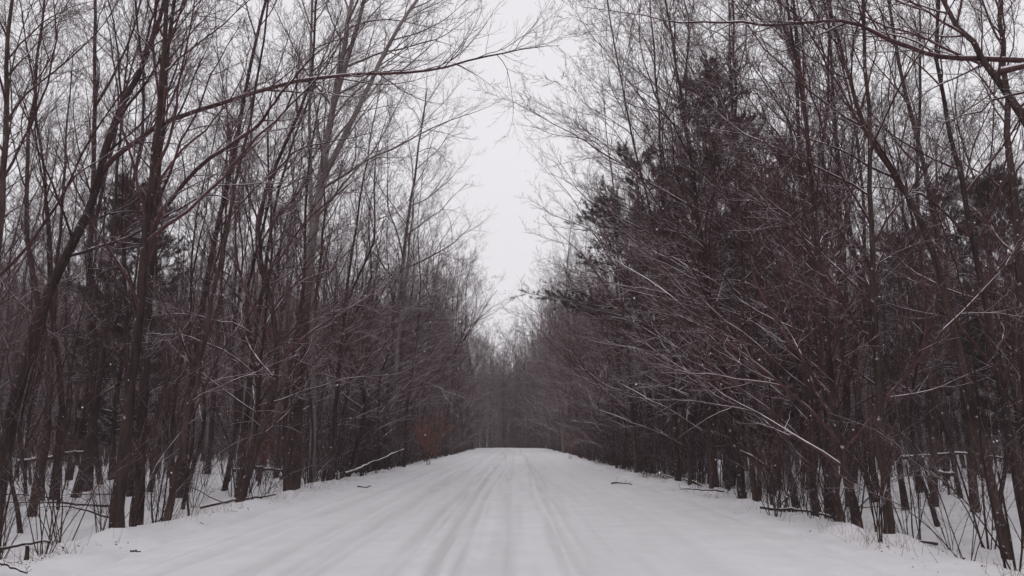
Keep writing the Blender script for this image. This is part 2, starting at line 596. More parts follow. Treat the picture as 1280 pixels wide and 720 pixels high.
def hero(label, px, r_px, H=17.0, d=None, sp=None, side=1, seed=0, bark=M_BARK, twig=M_TWIG, forks=0, limbs=(), dz=0.0, snow=.9, tw=.003, gb=1.0, depth_lean=0.0):
    """px: trunk seen in the photograph from its foot up; r_px: half width near the foot"""
    rng = np.random.default_rng(1000 + seed)
    if d is None:
        d = base_depth(*px[0])
    P = [at(x, y, d + depth_lean * i) for i, (x, y) in enumerate(px)]
    g = float(ground_z(P[0][0], P[0][1]))
    P[0][2] = g - .12
    root = np.array([P[0][0], P[0][1], g])
    poly = [p - root for p in P]
    if poly[-1][2] < H - 1.5:           # the part of the trunk above the frame
        v = norm(poly[-1] - poly[-2]) * .8 + np.array([0, 0, .35])
        v /= v[2]
        top = H - poly[-1][2]
        poly += [poly[-1] + v * top * f + np.r_[rng.normal(0, .12, 2), 0] for f in (.5, 1.0)]
    r = r_px / F * d * .74
    bias = BX * side * gb
    tr, cr = make_tree_meshes('bare_tree', rng, poly, r, sp or spec(), bark=bark, twig=twig, bias=bias, forks=forks, snow=snow, tw=tw, n=22)
    o = place('bare_tree', (tr, cr), root)
    tag(o, label, 'tree')
    for lp, d0, d1, ra, rb in limbs:
        q = np.array([at(x, y, d0 + (d1 - d0) * i / (len(lp) - 1)) for i, (x, y) in enumerate(lp)]) - root
        # root the limb on the trunk
        rs = resample(poly, 60)
        k = np.argmin(np.abs(rs[:, 2] - (q[0][2] - .25)))
        q = np.vstack([rs[k][None], q])
        pts = resample(q, 26)
        pts[2:] += np.cumsum(rng.normal(0, .035, (25, 3)), 0) * np.linspace(.4, 1, 25)[:, None]
        rad = np.linspace(ra, .004, 27)[None] * np.r_[1.25, np.ones(26)]
        mbl = MB(); mbl.tubes(pts[None], rad, 8)
        snow_ridge(rng, mbl, pts[None], rad, 1, .95, 6)
        ramify(rng, mbl, pts[None], rad, [dict(n=30, t=(.16, .99), a=.62, l=.26, P=10, w=.09, up=.35, S=5, snow=1, rr=.0085, bend=.4),
                                          dict(n=8, t=(.12, .99), a=.62, l=.45, P=6, w=.1, up=.25, S=3, snow=1, rr=.007),
                                          dict(n=5, t=(.1, .99), a=.6, l=.5, P=4, w=.1, up=.2, S=3, rr=.006)], tw=.0024)
        link('limb', mbl.mesh('limb', [twig, M_SNOW]), o)
    TAKEN.append((root[0], root[1]))
    return o


THIN = spec(n=15, t=(.22, .98), l=.26, a=.65, x1n=6, x2n=5)
VERGE = spec(n=24, t=(.14, .97), l=.34, a=.75)
WIDE = spec(n=24, t=(.2, .97), l=.40, a=.8, up=.45)
TALL = spec(n=17, t=(.33, .98), l=.27, a=.58)

# --- the side of the road without pines
hero('straight dark tree at the road edge, nearest to the viewer across from the pines', [(147, 671), (155, 560), (165, 460), (180, 320), (193, 190), (203, 90), (214, -20)], 11, 17, sp=spec(n=20, t=(.3, .97), l=.36), seed=1)
hero('thick dark tree leaning steeply towards the road from the frame edge, one long snowy limb', [(-4, 610), (28, 460), (72, 345), (112, 260), (146, 152), (180, 75), (204, 10)], 11, 17, d=19, sp=spec(n=16, t=(.3, .97), l=.38), seed=2,
     limbs=[([(135, 205), (175, 172), (215, 150), (300, 120), (365, 101), (430, 92), (500, 92), (560, 86), (620, 72), (660, 62), (695, 60)], 19, 15, .075, .012),
            ([(120, 310), (160, 292), (200, 270), (260, 243), (300, 246), (350, 232)], 19, 17, .04, .008)])
hero('slim dark tree in the snow just inside the wood, upright beside the leaning thick one', [(50, 630), (60, 510), (70, 380), (80, 220), (92, 60)], 6.5, 15, sp=THIN, seed=3)
hero('slim tree with tilted foot standing between the leaning thick tree and the nearest trunk', [(93, 626), (112, 548), (128, 440), (140, 300), (150, 160), (165, 20)], 7.5, 15, sp=THIN, seed=4)
hero('dark sapling tree slanting away behind the nearest trunk, long arching limb over it', [(203, 660), (222, 590), (240, 500), (262, 400), (290, 250), (318, 120)], 6.5, 13, sp=THIN, seed=5,
     limbs=[([(262, 395), (225, 330), (300, 175), (330, 150), (365, 108), (398, 70), (425, 45), (460, 10)], 12.2, 12.6, .04, .012)] if False else [])
hero('tall dark tree rising straight up just behind the nearest trunk', [(172, 640), (180, 480), (190, 320), (200, 180), (207, 100), (218, 0)], 9, 18, d=17.5, sp=TALL, seed=6,
     limbs=[([(188, 290), (220, 245), (260, 200), (320, 165), (345, 138), (365, 110), (400, 70), (425, 48), (470, 5)], 17.5, 15, .065, .015)])
hero('stout tree with dark foot and pale grey upper stem at the verge', [(364, 615), (372, 520), (381, 380), (390, 300), (404, 215), (418, 125), (430, 60), (440, 0)], 12, 20, sp=spec(n=22, t=(.35, .97), l=.38, a=.8), seed=7, bark=M_POPLAR, twig=M_PTWIG, forks=2)
hero('pale grey slender tree close behind the stout verge tree', [(392, 606), (392, 480), (390, 330), (388, 200), (388, 90), (390, -10)], 5.5, 19, d=26, sp=TALL, seed=8, bark=M_PALE, twig=M_PTWIG)
hero('thin dark stem close beside the stout verge tree on its road side', [(411, 605), (420, 500), (432, 380), (452, 240), (478, 90)], 5, 15, sp=THIN, seed=9)
hero('slim tree in the snow between nearest trunk and stout verge tree', [(260, 595), (266, 520), (272, 420), (280, 300), (292, 140)], 5, 16, sp=THIN, seed=10)
hero('dark verge tree with high spreading crown reaching out over the road, opposite the pines', [(479, 584), (486, 500), (497, 400), (508, 290), (523, 190), (534, 110)], 6, 22.5, sp=spec(n=26, t=(.2, .97), l=.44, a=.8, up=.45), seed=11, tw=.0033)
hero('verge tree with fine pale twigs fanning over the road, beyond the high spreading crown', [(520, 575), (527, 500), (538, 400), (552, 300)], 4.5, 21, sp=spec(n=26, t=(.2, .97), l=.42, a=.8, up=.45), seed=12, tw=.0036)
hero('leaning pole tree at the verge just before the rusty leaved shrub', [(446, 592), (452, 500), (462, 400), (480, 270)], 4.5, 15, sp=VERGE, seed=13, tw=.0034)
hero('crooked stem standing deep in shade between leaning tree and its slim neighbour', [(70, 600), (76, 500), (64, 380), (58, 250), (40, 100), (22, -10)], 6, 17, d=24, sp=TALL, seed=14)
hero('high forked tree reaching out of the picture above the nearest trunk', [(112, 590), (118, 450), (112, 330), (118, 170), (118, 0)], 7, 20, d=26, sp=TALL, seed=15, forks=2)
hero('tall dark tree behind the thin stems of the snowy clearing, swept to the road', [(225, 600), (240, 480), (258, 350), (288, 210), (318, 60), (336, -20)], 6.5, 19, d=24, sp=TALL, seed=16)
hero('slanting tree crossing the pale stem high above the verge', [(300, 598), (312, 480), (330, 350), (350, 230), (395, 100), (428, 10)], 5.5, 18, d=29, sp=VERGE, seed=17, tw=.0034)
hero('outermost tree at the frame edge, dark stem beside the thick leaning one', [(-40, 640), (-20, 480), (-5, 330), (8, 180), (10, 60)], 9, 16, d=15, sp=spec(n=16, t=(.3, .97), l=.36), seed=18)

# --- the side with the pines
hero('dark straight tree at the road edge, nearest on the pine side', [(1111, 676), (1104, 600), (1099, 520), (1094, 400), (1088, 280), (1085, 150), (1080, 0)], 8.5, 15, sp=spec(n=18, t=(.3, .97), l=.36), side=-1, seed=31)
hero('dark stem leaning back from the road edge next to the nearest pine side tree', [(1073, 669), (1062, 600), (1042, 520), (1030, 400), (1020, 270), (1000, 120)], 8, 14, sp=VERGE, side=-1, seed=32)
hero('thin dark stem paired with the leaning back one on the pine side', [(1050, 660), (1044, 580), (1036, 480), (1034, 350), (1030, 200)], 6.5, 14, sp=THIN, side=-1, seed=33)
hero('slim upright tree behind fallen bent branch on the pine side verge', [(1018, 651), (1016, 560), (1010, 440), (1012, 300), (1008, 150)], 6, 15, sp=VERGE, side=-1, seed=34)
hero('slim leaning tree at the foot of which a bent branch lies', [(996, 640), (984, 570), (970, 470), (950, 350), (930, 220)], 6, 14, sp=VERGE, side=-1, seed=35)
hero('paired stem on the pine side verge, the farther one leaning to the road', [(930, 630), (918, 560), (902, 460), (882, 340), (864, 200), (848, 100)], 7, 16.5, sp=WIDE, side=-1, seed=36, tw=.0034)
hero('paired stem on the pine side verge, the upright nearer one', [(946, 633), (936, 560), (928, 440), (926, 300), (915, 150)], 5.5, 16, sp=WIDE, side=-1, seed=37, tw=.0034)
hero('snake bent dark tree sweeping up over the pine side clearing', [(1257, 655), (1238, 590), (1220, 520), (1196, 430), (1162, 300), (1128, 235), (1096, 185), (1072, 130), (1058, 85), (1044, 35), (1030, -20)], 8, 15.5, sp=spec(n=16, t=(.4, .97), l=.34), side=-1, seed=38, d=13.5)
hero('dark tree at the frame edge with a long snowy limb reaching high over the road', [(1330, 640), (1322, 480), (1312, 330), (1300, 200), (1270, 130), (1240, 90), (1205, 40), (1180, 0)], 12, 14, sp=spec(n=12, t=(.5, .97), l=.34), side=-1, seed=39, d=12,
     limbs=[([(1290, 77), (1220, 72), (1160, 65), (1100, 48), (1050, 31), (980, 32), (925, 27), (860, 22), (800, 14), (730, 6)], 12, 12.5, .05, .01),
            ([(1290, 118), (1250, 130), (1220, 137), (1190, 146), (1160, 150)], 12, 11.8, .025, .008)])
hero('thick dark tree standing right behind the snake bent one', [(1288, 610), (1284, 500), (1276, 380), (1268, 240), (1256, 100), (1250, 0)], 10, 18, d=17, sp=TALL, side=-1, seed=40)
hero('dark tree in the pine side clearing with straight stem, half way to the pines', [(1165, 610), (1163, 500), (1155, 380), (1148, 240), (1150, 90)], 6, 18, d=24, sp=TALL, side=-1, seed=41)
hero('dense twigged tall tree fanning over the road in front of the pines', [(895, 612), (890, 540), (884, 440), (876, 330), (866, 230), (856, 120)], 6, 18.5, sp=WIDE, side=-1, seed=42, forks=0, tw=.0033)
hero('tall tree with ascending twigs fanning out left of the top of the largest pine', [(848, 606), (844, 540), (840, 440), (834, 330), (828, 220), (822, 110)], 5, 21.5, sp=WIDE, side=-1, seed=43, forks=1, tw=.0036)
hero('bare verge tree whose low branches hang before the lowest pine boughs', [(797, 594), (792, 540), (786, 460), (776, 370)], 4.2, 17, sp=WIDE, side=-1, seed=44, tw=.0036)
hero('straight tree flanking the sky gap deep inside the pine side wood', [(1060, 610), (1058, 500), (1050, 380), (1048, 240), (1040, 80)], 6.5, 19, d=23, sp=TALL, side=-1, seed=45)
hero('high dark tree tilted over the pine side wood, its crown cut by the frame', [(1215, 600), (1205, 480), (1180, 340), (1150, 190), (1120, 60), (1110, 0)], 6.5, 18, d=21, sp=TALL, side=-1, seed=46)

# ------------------------------------------------------------------ pines
def make_pine(seed, H, r, t0, reach, side=None, n=120, extra=()):
    rng = np.random.default_rng(seed)
    tr = resample(straight(H, 0, rng, .1), 16)
    rd = trunk_rad(16, r, top=.06)
    mb = MB(); mb.tubes(tr[None], rd[None], 10)
    trunk = mb.mesh('pine_trunk', [M_BARK])
    t = np.sort(t0 + (1 - t0) * rng.random(n) ** .9) * .985
    p, tan, rr = sample(tr[None], rd[None], np.zeros(n, int), t)
    a = np.arange(n) * 2.2 + rng.normal(0, .5, n)
    d = np.stack([np.cos(a), np.sin(a), .18 + .7 * t ** 3], 1)
    u = (t - t0) / (1 - t0)
    ln = reach * (1 - u) ** .48 * (.72 + .28 * sstep(0, .35, u)) * rng.uniform(.45, 1.15, n) * np.where(u < .12, .75, 1) + .5
    if side is not None:
        ln *= 1 + .45 * np.maximum(np.cos(a - side), 0)
    for j, (et, ea, el) in enumerate(extra):      # single long boughs
        k = int(np.argmin(np.abs(t - et)))
        d[k] = (math.cos(ea), math.sin(ea), .10); ln[k] = el
    bp = march(rng, p, d, ln, 8, .05, .12, bend=.25)
    br = taper(np.minimum(rr * .4, ln * .011 + .006), ln * .001 + .003, 8)
    cb = MB(); cb.tubes(bp, br, 5, 0)
    p2, d2, r2, t2, i2 = children(rng, bp, br, 13, .22, .99, .8)
    d2[:, 2] = d2[:, 2] * .4 + .1
    l2 = ln[i2] * .36 * (1 - .5 * t2) * rng.uniform(.6, 1.2, len(t2)) + .15
    sp2 = march(rng, p2, d2, l2, 4, .1, .3)
    sr2 = taper(np.full(len(t2), .007), np.full(len(t2), .003), 4)
    cb.tubes(sp2, sr2, 3, 0)
    # brushes of needles along the side shoots
    k = 13
    idx = np.repeat(np.arange(len(sp2)), k)
    tt = rng.uniform(.3, 1, len(idx))
    c, tg, _ = sample(sp2, sr2, idx, np.clip(tt, 0, .999))
    M = 9
    c = np.repeat(c, M, 0); tg = np.repeat(tg, M, 0)
    c = c + rng.normal(0, .035, c.shape)
    dirs = norm(tg * .8 + rng.normal(0, .7, c.shape) + np.array([0, 0, .2]))
    nl = rng.uniform(.09, .17, (len(c), 1))
    w = norm(np.cross(dirs, rng.normal(0, 1, c.shape))) * .0085
    T = np.stack([c - w, c + w, c + dirs * nl], 1).reshape(-1, 3)
    cb.tris(T, 1)
    snow_ridge(rng, cb, bp, br, 2, .8, 4)
    return trunk, cb.mesh('pine_crown', [M_BARK, M_NEEDLE, M_SNOW])


PINE = [make_pine(201, 16.8, .19, .34, 3.1), make_pine(202, 15.6, .17, .36, 2.3, side=PI, n=58, extra=((.50, PI, 5.6), (.47, PI + .12, 4.4), (.53, PI - .15, 3.8), (.80, PI + .1, 2.4), (.84, PI - .2, 2.2))), make_pine(203, 14, .16, .12, 3.4), make_pine(204, 21, .24, .25, 4.2)]
PINES = [(905, 36, 0, 1.16, 'largest dark pine towering behind the bare twigs beside the road'),
         (808, 36, 1, .97, 'dark pine holding one long low bough out over the road'),
         (850, 44, 1, 1.1, 'middle pine showing between the largest pine and the long boughed one'),
         (965, 30, 2, .85, 'low bushy pine filling the shade below the largest pine'),
         (1000, 42, 3, .86, 'slim pine set back beyond the low bushy pine'),
         (1205, 44, 3, .80, 'broad pine standing alone far back behind the snake bent tree'),
         (1140, 52, 2, 1.1, 'small distant pine half hidden near the lone broad pine'),
         (1275, 40, 2, 1.1, 'pine cut by the frame edge behind the thick dark trees'),
         (150, 40, 2, 1.1, 'only pine across the road, dim behind the thick leaning tree'),
         (655, 163, 3, .8, 'hazy grey green pine closing the far end of the road')]
for i, (px, d, k, s, lab) in enumerate(PINES):
    q = at(px, 500, d)
    if k == 2 and px == 955: pass
    o = place('pine_tree', PINE[k], (q[0], q[1], float(ground_z(q[0], q[1])) - .1), rz=(.0 if k == 1 else i * 1.7), scale=s)
    tag(o, lab, 'pine tree')
    TAKEN.append((q[0], q[1]))

# ------------------------------------------------------------------ rows along the verges and trees set back in the wood
rngP = np.random.default_rng(77)
SIDE_TXT = {-1: 'opposite the pines', 1: 'on the pine side'}
LOOK = {'sweeping': 'low bare tree with long sweeping boughs', 'verge': 'slender bare tree reaching to the road', 'verge_wide': 'wide forked bare tree',
        'tall': 'tall straight bare tree with high crown', 'forked': 'forked bare tree with two main stems',
        'pole': 'thin pole of a bare tree', 'pale': 'pale grey barked tall tree'}
FIRST = {}


def free(x, y, gap):
    return all((x - a) ** 2 + (y - b) ** 2 > gap * gap for a, b in TAKEN)


def put(kind, x, y, side, zone):
    k = int(rngP.integers(len(PROTO[kind])))
    rz = (0 if side < 0 else PI) + (rngP.normal(0, .45) if kind.startswith('verge') or kind in ('pale', 'sweeping') else rngP.random() * 6.28)
    s = rngP.uniform(.82, 1.12) * (1 + .3 * sstep(45, 100, y) + .25 * sstep(118, 140, y))
    sc = (s * rngP.uniform(.9, 1.1), s * rngP.uniform(.9, 1.1), s * rngP.uniform(.95, 1.08))
    loc = (x, y, float(ground_z(x, y)) - .06)
    tilt = (rngP.normal(0, .03), rngP.normal(0, .03) + (-.03 * side if 'verge' not in kind and kind != 'sweeping' else 0))
    key = (kind, k)
    if key in FIRST:
        o = copy_tree(FIRST[key], loc, rz, sc, tilt)
    else:
        o = place('bare_tree', PROTO[kind][k], loc, rz, sc, tilt); FIRST[key] = o
    lab = f'{LOOK[kind]}, {zone} {SIDE_TXT[side]}'
    tag(o, lab, 'tree', f'{kind.replace("_", " ")} trees {zone} {SIDE_TXT[side]}')
    TAKEN.append((x, y))
    return o


count = 0
for side in (-1, 1):
    y = 17.0
    while y < 112:
        far = y > 60
        off = rngP.uniform(.3, 2.8)
        x = float(road_cx(min(y, 170))) + ((XL - off) if side < 0 else (XR + off))
        if free(x, y, .9 if not far else 1.2):
            kind = rngP.choice(['verge', 'verge_wide', 'pole', 'pale', 'sweeping'], p=[.42, .16, .2, .05, .17] if side < 0 else [.34, .16, .14, .02, .34])
            zone = 'near in the verge row' if y < 45 else ('midway along the verge row' if y < 90 else 'far along the verge row')
            put(str(kind), x, y, side, zone); count += 1
        y += rngP.uniform(.9, 1.7) * (1 + y / 75)
for side in (-1, 1):
    n = 0; tries = 0
    while n < (74 if side < 0 else 88) and tries < 4000:
        tries += 1
        y = 11 + 62 * rngP.random() ** 1.1
        off = 3 + 19 * rngP.random()
        x = (XL - off) if side < 0 else (XR + off)
        if n < 16: y = 13 + 16 * rngP.random(); off = 3 + 10 * rngP.random(); x = (XL - off) if side < 0 else (XR + off)
        q = project((x, y, 1.5))
        if q is None or not (-60 < q[0] < 1340) or not free(x, y, 1.5):
            continue
        kind = rngP.choice(['tall', 'forked', 'pole', 'sweeping', 'verge'], p=[.30, .14, .34, .10, .12])
        if n < 16: kind = ('pole', 'pole', 'verge', 'tall')[n % 4]
        if y > 34 and rngP.random() < .07: kind = 'pale'
        zone = 'set back behind the verge' if off < 9 else 'deep in the wood'
        put(str(kind), x, y, side, zone); n += 1; count += 1

# the trees that close the view where the road turns away
for i in range(34):
    x = rngP.uniform(-10, 16); y = rngP.uniform(136, 172)
    if abs(x - float(road_cx(min(y, 150)))) < 5.5 or not free(x, y, 1.1):
        continue
    k = str(rngP.choice(['verge', 'tall', 'verge_wide', 'pole']))
    o = put(k, x, y, 1, 'closing the view at the bend')
    tag(o, f'hazy bare {dict(verge="slender", tall="tall", verge_wide="wide", pole="thin")[k]} tree closing the view where the road turns', 'tree', f'hazy {k.replace("_", " ")} trees at the road bend')
    count += 1
print('trees', count + 34)


# ------------------------------------------------------------------ woods beyond and undergrowth as stuff
def scatter(name, meshes_list, pts, rz, sc, idx, label):
    """one object: points that carry whole plants"""
    c = bpy.data.collections.new(name + ' kinds')
    for i, ml in enumerate(meshes_list):
        o = bpy.data.objects.new(f'{name}_{i:02d}', ml); c.objects.link(o)
    me = bpy.data.meshes.new(name)
    me.vertices.add(len(pts)); me.vertices.foreach_set('co', np.asarray(pts, np.float32).ravel())
    for an, ty, val in (('rz', 'FLOAT', rz), ('sc', 'FLOAT', sc), ('idx', 'INT', idx)):
        me.attributes.new(an, ty, 'POINT').data.foreach_set('value', np.asarray(val, np.float32 if ty == 'FLOAT' else np.int32))
    o = link(name, me)
    ng = bpy.data.node_groups.new(name, 'GeometryNodeTree')
    ng.interface.new_socket('Geometry', in_out='INPUT', socket_type='NodeSocketGeometry')
    ng.interface.new_socket('Geometry', in_out='OUTPUT', socket_type='NodeSocketGeometry')
    N, Lk = ng.nodes, ng.links
    gi = N.new('NodeGroupInput'); go = N.new('NodeGroupOutput')
    ci = N.new('GeometryNodeCollectionInfo'); ci.inputs['Collection'].default_value = c
    ci.inputs['Separate Children'].default_value = True; ci.inputs['Reset Children'].default_value = True
    ip = N.new('GeometryNodeInstanceOnPoints'); ip.inputs['Pick Instance'].default_value = True

    def attr(nm, ty):
        a = N.new('GeometryNodeInputNamedAttribute'); a.data_type = ty; a.inputs['Name'].default_value = nm
        return a.outputs[0]
    cx = N.new('ShaderNodeCombineXYZ'); Lk.new(attr('rz', 'FLOAT'), cx.inputs[2])
    Lk.new(gi.outputs[0], ip.inputs['Points']); Lk.new(ci.outputs[0], ip.inputs['Instance'])
    Lk.new(attr('idx', 'INT'), ip.inputs['Instance Index']); Lk.new(cx.outputs[0], ip.inputs['Rotation'])
    Lk.new(attr('sc', 'FLOAT'), ip.inputs['Scale']); Lk.new(ip.outputs[0], go.inputs[0])
    md = o.modifiers.new('scatter', 'NODES'); md.node_group = ng
    return tag(o, label, None, kind='stuff')


def joined(tr, cr):
    """trunk and crown as one mesh for the far wood"""
    me = bpy.data.meshes.new('wood_tree')
    import bmesh
    bm = bmesh.new(); bm.from_mesh(tr); n = len(bm.faces); bm.from_mesh(cr)
    bm.faces.ensure_lookup_table()
    for i in range(n, len(bm.faces)):
        bm.faces[i].material_index += 1
    bm.to_mesh(me); bm.free()
    me.materials.append(tr.materials[0])
    for m in cr.materials: me.materials.append(m)
    return me


rngW = np.random.default_rng(5)
WOOD_KINDS = [PROTO['sweeping'][0], PROTO['sweeping'][1], PROTO['verge'][0], PROTO['verge_wide'][0], PROTO['tall'][0], PROTO['tall'][1], PROTO['forked'][0], PROTO['pole'][0], PROTO['pole'][1], PROTO['pale'][0]]
WP = [.13, .13, .1, .08, .22, .22, .15, .1, .1, .03]
wood = [joined(*m) for m in WOOD_KINDS]
pts, gap = [], {}


def cellfree(x, y, g):
    i, j = int(x // 3), int(y // 3)
    for a in (i - 1, i, i + 1):
        for b in (j - 1, j, j + 1):
            for (u, v) in gap.get((a, b), ()):
                if (u - x) ** 2 + (v - y) ** 2 < g * g:
                    return False
    return True


for x, y in TAKEN:
    gap.setdefault((int(x // 3), int(y // 3)), []).append((x, y))
for _ in range(22000):
    y = rngW.uniform(-30, 260); side = rngW.choice([-1, 1])
    off = rngW.uniform(.8, 85)
    x = float(road_cx(min(y, 168))) + ((XL - off) if side < 0 else (XR + off))
    if y > 172:
        x = rngW.uniform(-110, 80)
    if 0 < y < 75 and off < 22 and abs(x) < y * .72 + 3:   # there each tree is a thing
        continue
    if 0 <= y < 112 and off < 3.4: continue
    if y < 14 and off < 8 and y > 0: continue
    if not cellfree(x, y, 1.75): continue
    gap.setdefault((int(x // 3), int(y // 3)), []).append((x, y))
    pts.append((x, y))
pts = np.array(pts)
print('wood', len(pts))
Z = ground_z(pts[:, 0], pts[:, 1]) - .06
wi = rngW.choice(len(wood), len(pts), p=np.array(WP) / sum(WP))
scatter('far_wood', wood, np.column_stack([pts, Z]), rngW.random(len(pts)) * 6.28, rngW.uniform(.8, 1.12, len(pts)) * (1 + .38 * sstep(70, 130, pts[:, 1])), wi, 'bare brown wood filling the depth on both sides of the road')

# shrubs and saplings one can tell apart: the nearest ones; the rest is undergrowth
SH_FIRST = {}
SHRUB_LOOK = ['upright bundle of bare stems', 'bushy spread of bare stems', 'tall thin sapling clump', 'low bare twig clump', 'very tall sapling stems', 'open clump of bent stems']
rngS = np.random.default_rng(9)
spots = []
for side in (-1, 1):
    n = 0
    while n < 62:
        y = 8 + 42 * rngS.random() ** 1.5
        off = abs(rngS.normal(0, 3.0)) + .25
        x = (XL - off) if side < 0 else (XR + off)
        q = project((x, y, 1))
        if q is None or not (-30 < q[0] < 1310): continue
        spots.append((x, y, side, off)); n += 1
for x, y, side, off in spots:
    k = int(rngS.integers(6))
    if y < 12 and k in (1,): k = 3
    loc = (x, y, float(ground_z(x, y)) - .02)
    s = rngS.uniform(.6, 1.15); sc = (s, s, s * rngS.uniform(.9, 1.2)); rz = rngS.random() * 6.28
    if k in SH_FIRST:
        o = copy_tree(SH_FIRST[k], loc, rz, sc)
    else:
        o = link('bare_shrub', None); o.location = loc; o.rotation_euler = (0, 0, rz); o.scale = sc; o.empty_display_size = .2
        link('stem', SHRUB[k][0], o); link('twigs', SHRUB[k][1], o)
        SH_FIRST[k] = o
    zone = ('at the road edge' if off < 1.6 else 'just inside the wood') + (' nearby' if y < 18 else (' farther along' if y < 32 else ' down the road'))
    tag(o, f'{SHRUB_LOOK[k]} {zone} {SIDE_TXT[side]}', 'shrub', f'{SHRUB_LOOK[k]} {zone} {SIDE_TXT[side]}')

shr = [joined(*m) for m in SHRUB]
up = []
while len(up) < 420:            # thicket where the road turns away
    x = rngS.uniform(-16, 18); y = rngS.uniform(133, 175)
    if abs(x - float(road_cx(y))) > 5.2: up.append((x, y))
while len(up) < 2900:
    y = rngS.uniform(6, 170); side = rngS.choice([-1, 1])
    off = rngS.uniform(.3, 40) if rngS.random() < .55 else rngS.uniform(.3, 5)
    if y < 30 and off < 10: continue
    x = float(road_cx(min(y, 168))) + ((XL - off) if side < 0 else (XR + off))
    up.append((x, y))
up = np.array(up)
scatter('undergrowth', shr, np.column_stack([up, ground_z(up[:, 0], up[:, 1]) - .03]), rngS.random(len(up)) * 6.28, rngS.uniform(.7, 1.6, len(up)), rngS.integers(0, 6, len(up)), 'tangle of thin bare saplings under the trees')


# shrubs that keep their withered leaves
def leafy(label, px, py, H, n, d=None, cat='shrub', mat_=M_RUST, seed=0):
    rng = np.random.default_rng(300 + seed)
    d = d or base_depth(px, py)
    q = at(px, py, d)
    z = float(ground_z(q[0], q[1]))
    st, tw = make_shrub(400 + seed, H, 7, .3)
    o = link('withered_shrub', None); o.location = (q[0], q[1], z)
    link('stem', st, o); link('twigs', tw, o)
    co = np.empty(len(tw.vertices) * 3, np.float32); tw.vertices.foreach_get('co', co); co = co.reshape(-1, 3)
    c = co[rng.integers(0, len(co), n)] + rng.normal(0, .02, (n, 3))
    a = norm(rng.normal(0, 1, (n, 3)) + np.array([0, 0, -.8])); b = norm(np.cross(a, rng.normal(0, 1, (n, 3))))
    l = rng.uniform(.04, .085, (n, 1))
    V = np.stack([c, c + a * l * .5 + b * l * .35, c + a * l, c + a * l * .5 - b * l * .35], 1).reshape(-1, 3)
    mbl = MB(); mbl.quads(V, np.arange(4 * n).reshape(-1, 4))
    link('leaves', mbl.mesh('leaves', [mat_], smooth=False), o)
    tag(o, label, cat)


leafy('shrub holding bright rusty orange leaves in the verge row', 535, 571, 2.9, 3200, d=46, seed=1)
leafy('dull rusty leaved shrub in shade between the stout verge tree and nearest trunk', 322, 592, 3.4, 1500, d=31, seed=2)
leafy('faint rusty shrub at the verge below the low pine bough', 712, 576, 2.6, 450, d=60, seed=3)
leafy('pale straw coloured withered shrub on the pine side before the paired stems', 968, 632, 1.9, 500, mat_=M_STRAW, seed=4)


# ------------------------------------------------------------------ fallen wood
def log(label, px, d0, d1, r, name='fallen_log', snow=1.0, twigs=0, lift=0.0, seed=0):
    r = r * .62
    rng = np.random.default_rng(600 + seed)
    n = len(px)
    P = []
    for i, (x, y) in enumerate(px):
        d = d0 + (d1 - d0) * i / (n - 1)
        P.append(at(x, y, d))
    P = np.array(P)
    root = P.mean(0); root[2] = float(ground_z(root[0], root[1]))
    for p in P:          # resting in the snow, the ends of arched ones touch it
        g = float(ground_z(p[0], p[1]))
        if p[2] < g + r * .3: p[2] = g + r * .3
        if name == 'fallen_branch' and seed != 4: p[2] = min(p[2], g + (.16 if seed < 15 else .04))
    pts = resample(P - root, 16); pts[1:-1] += (0 if name == 'stump' else 1) * np.cumsum(rng.normal(0, r * .45, (15, 3)), 0) * np.sin(np.linspace(0, PI, 17))[1:-1, None]
    rad = (np.linspace(r, r * .6, 17) * rng.uniform(.92, 1.08, 17))
    mbl = MB(); mbl.tubes(pts[None], rad[None], 8)
    e0, e1 = pts[0], pts[-1]
    for e, nx, rr in ((pts[0], pts[1], rad[0]), (pts[-1], pts[-2], rad[-1])):     # closed ends
        mbl.tubes(np.array([[e, e + (e - nx) * .02]]), np.array([[rr, .001]]), 8)
    if snow:
        snow_ridge(rng, mbl, pts[None], rad[None], 1, snow, 6)
    o = link(name, None); o.location = root
    link('stem', mbl.mesh('log', [M_BARK, M_SNOW]), o)
    if twigs:
        cb = MB()
        ramify(rng, cb, pts[None], rad[None], [dict(n=twigs, t=(.2, .98), a=.8, l=.35, P=6, w=.12, up=.1, S=4, snow=1, rr=.01),
                                               dict(n=4, t=(.2, .98), a=.7, l=.5, P=4, w=.12, up=.1, S=3, rr=.008)], tw=.0033)
        link('twigs', cb.mesh('twigs', [M_TWIG, M_SNOW]), o)
    return tag(o, label, 'log' if name == 'fallen_log' else ('stump' if name == 'stump' else 'branch'))


log('snow covered log lying across the clearing behind the thin stems', [(22, 578), (60, 571), (115, 567)], 26, 27, .13, seed=1)
log('long thin log half buried in snow beyond the slanting sapling', [(292, 588), (322, 584), (352, 588)], 26, 27, .10, seed=2)
log('fallen pole propped up at a slant beside the verge tree with the spreading crown', [(432, 592), (465, 580), (505, 562)], 29, 31, .09, seed=3)
log('snowy bent dead branch propped at the feet of the paired stems', [(926, 565), (942, 572), (958, 583), (966, 600)], 17, 17.5, .06, 'fallen_branch', seed=4, twigs=5)
log('dark bent branch lying at the road edge by the leaning slim tree', [(950, 634), (975, 637), (1000, 633), (1022, 622), (1036, 606)], 16, 15.5, .05, 'fallen_branch', seed=5, twigs=4)
log('dark snow capped log in the pine side clearing', [(1164, 598), (1180, 594), (1196, 597)], 24, 24.5, .16, seed=6)
log('thin log bridging the snow far behind the snake bent tree', [(1120, 572), (1190, 570), (1262, 574)], 27, 29, .09, seed=7)
log('dark arching branch sunk in snow in the near corner', [(-20, 655), (20, 648), (48, 658), (62, 676)], 10.6, 10.4, .035, 'fallen_branch', seed=8, twigs=4)
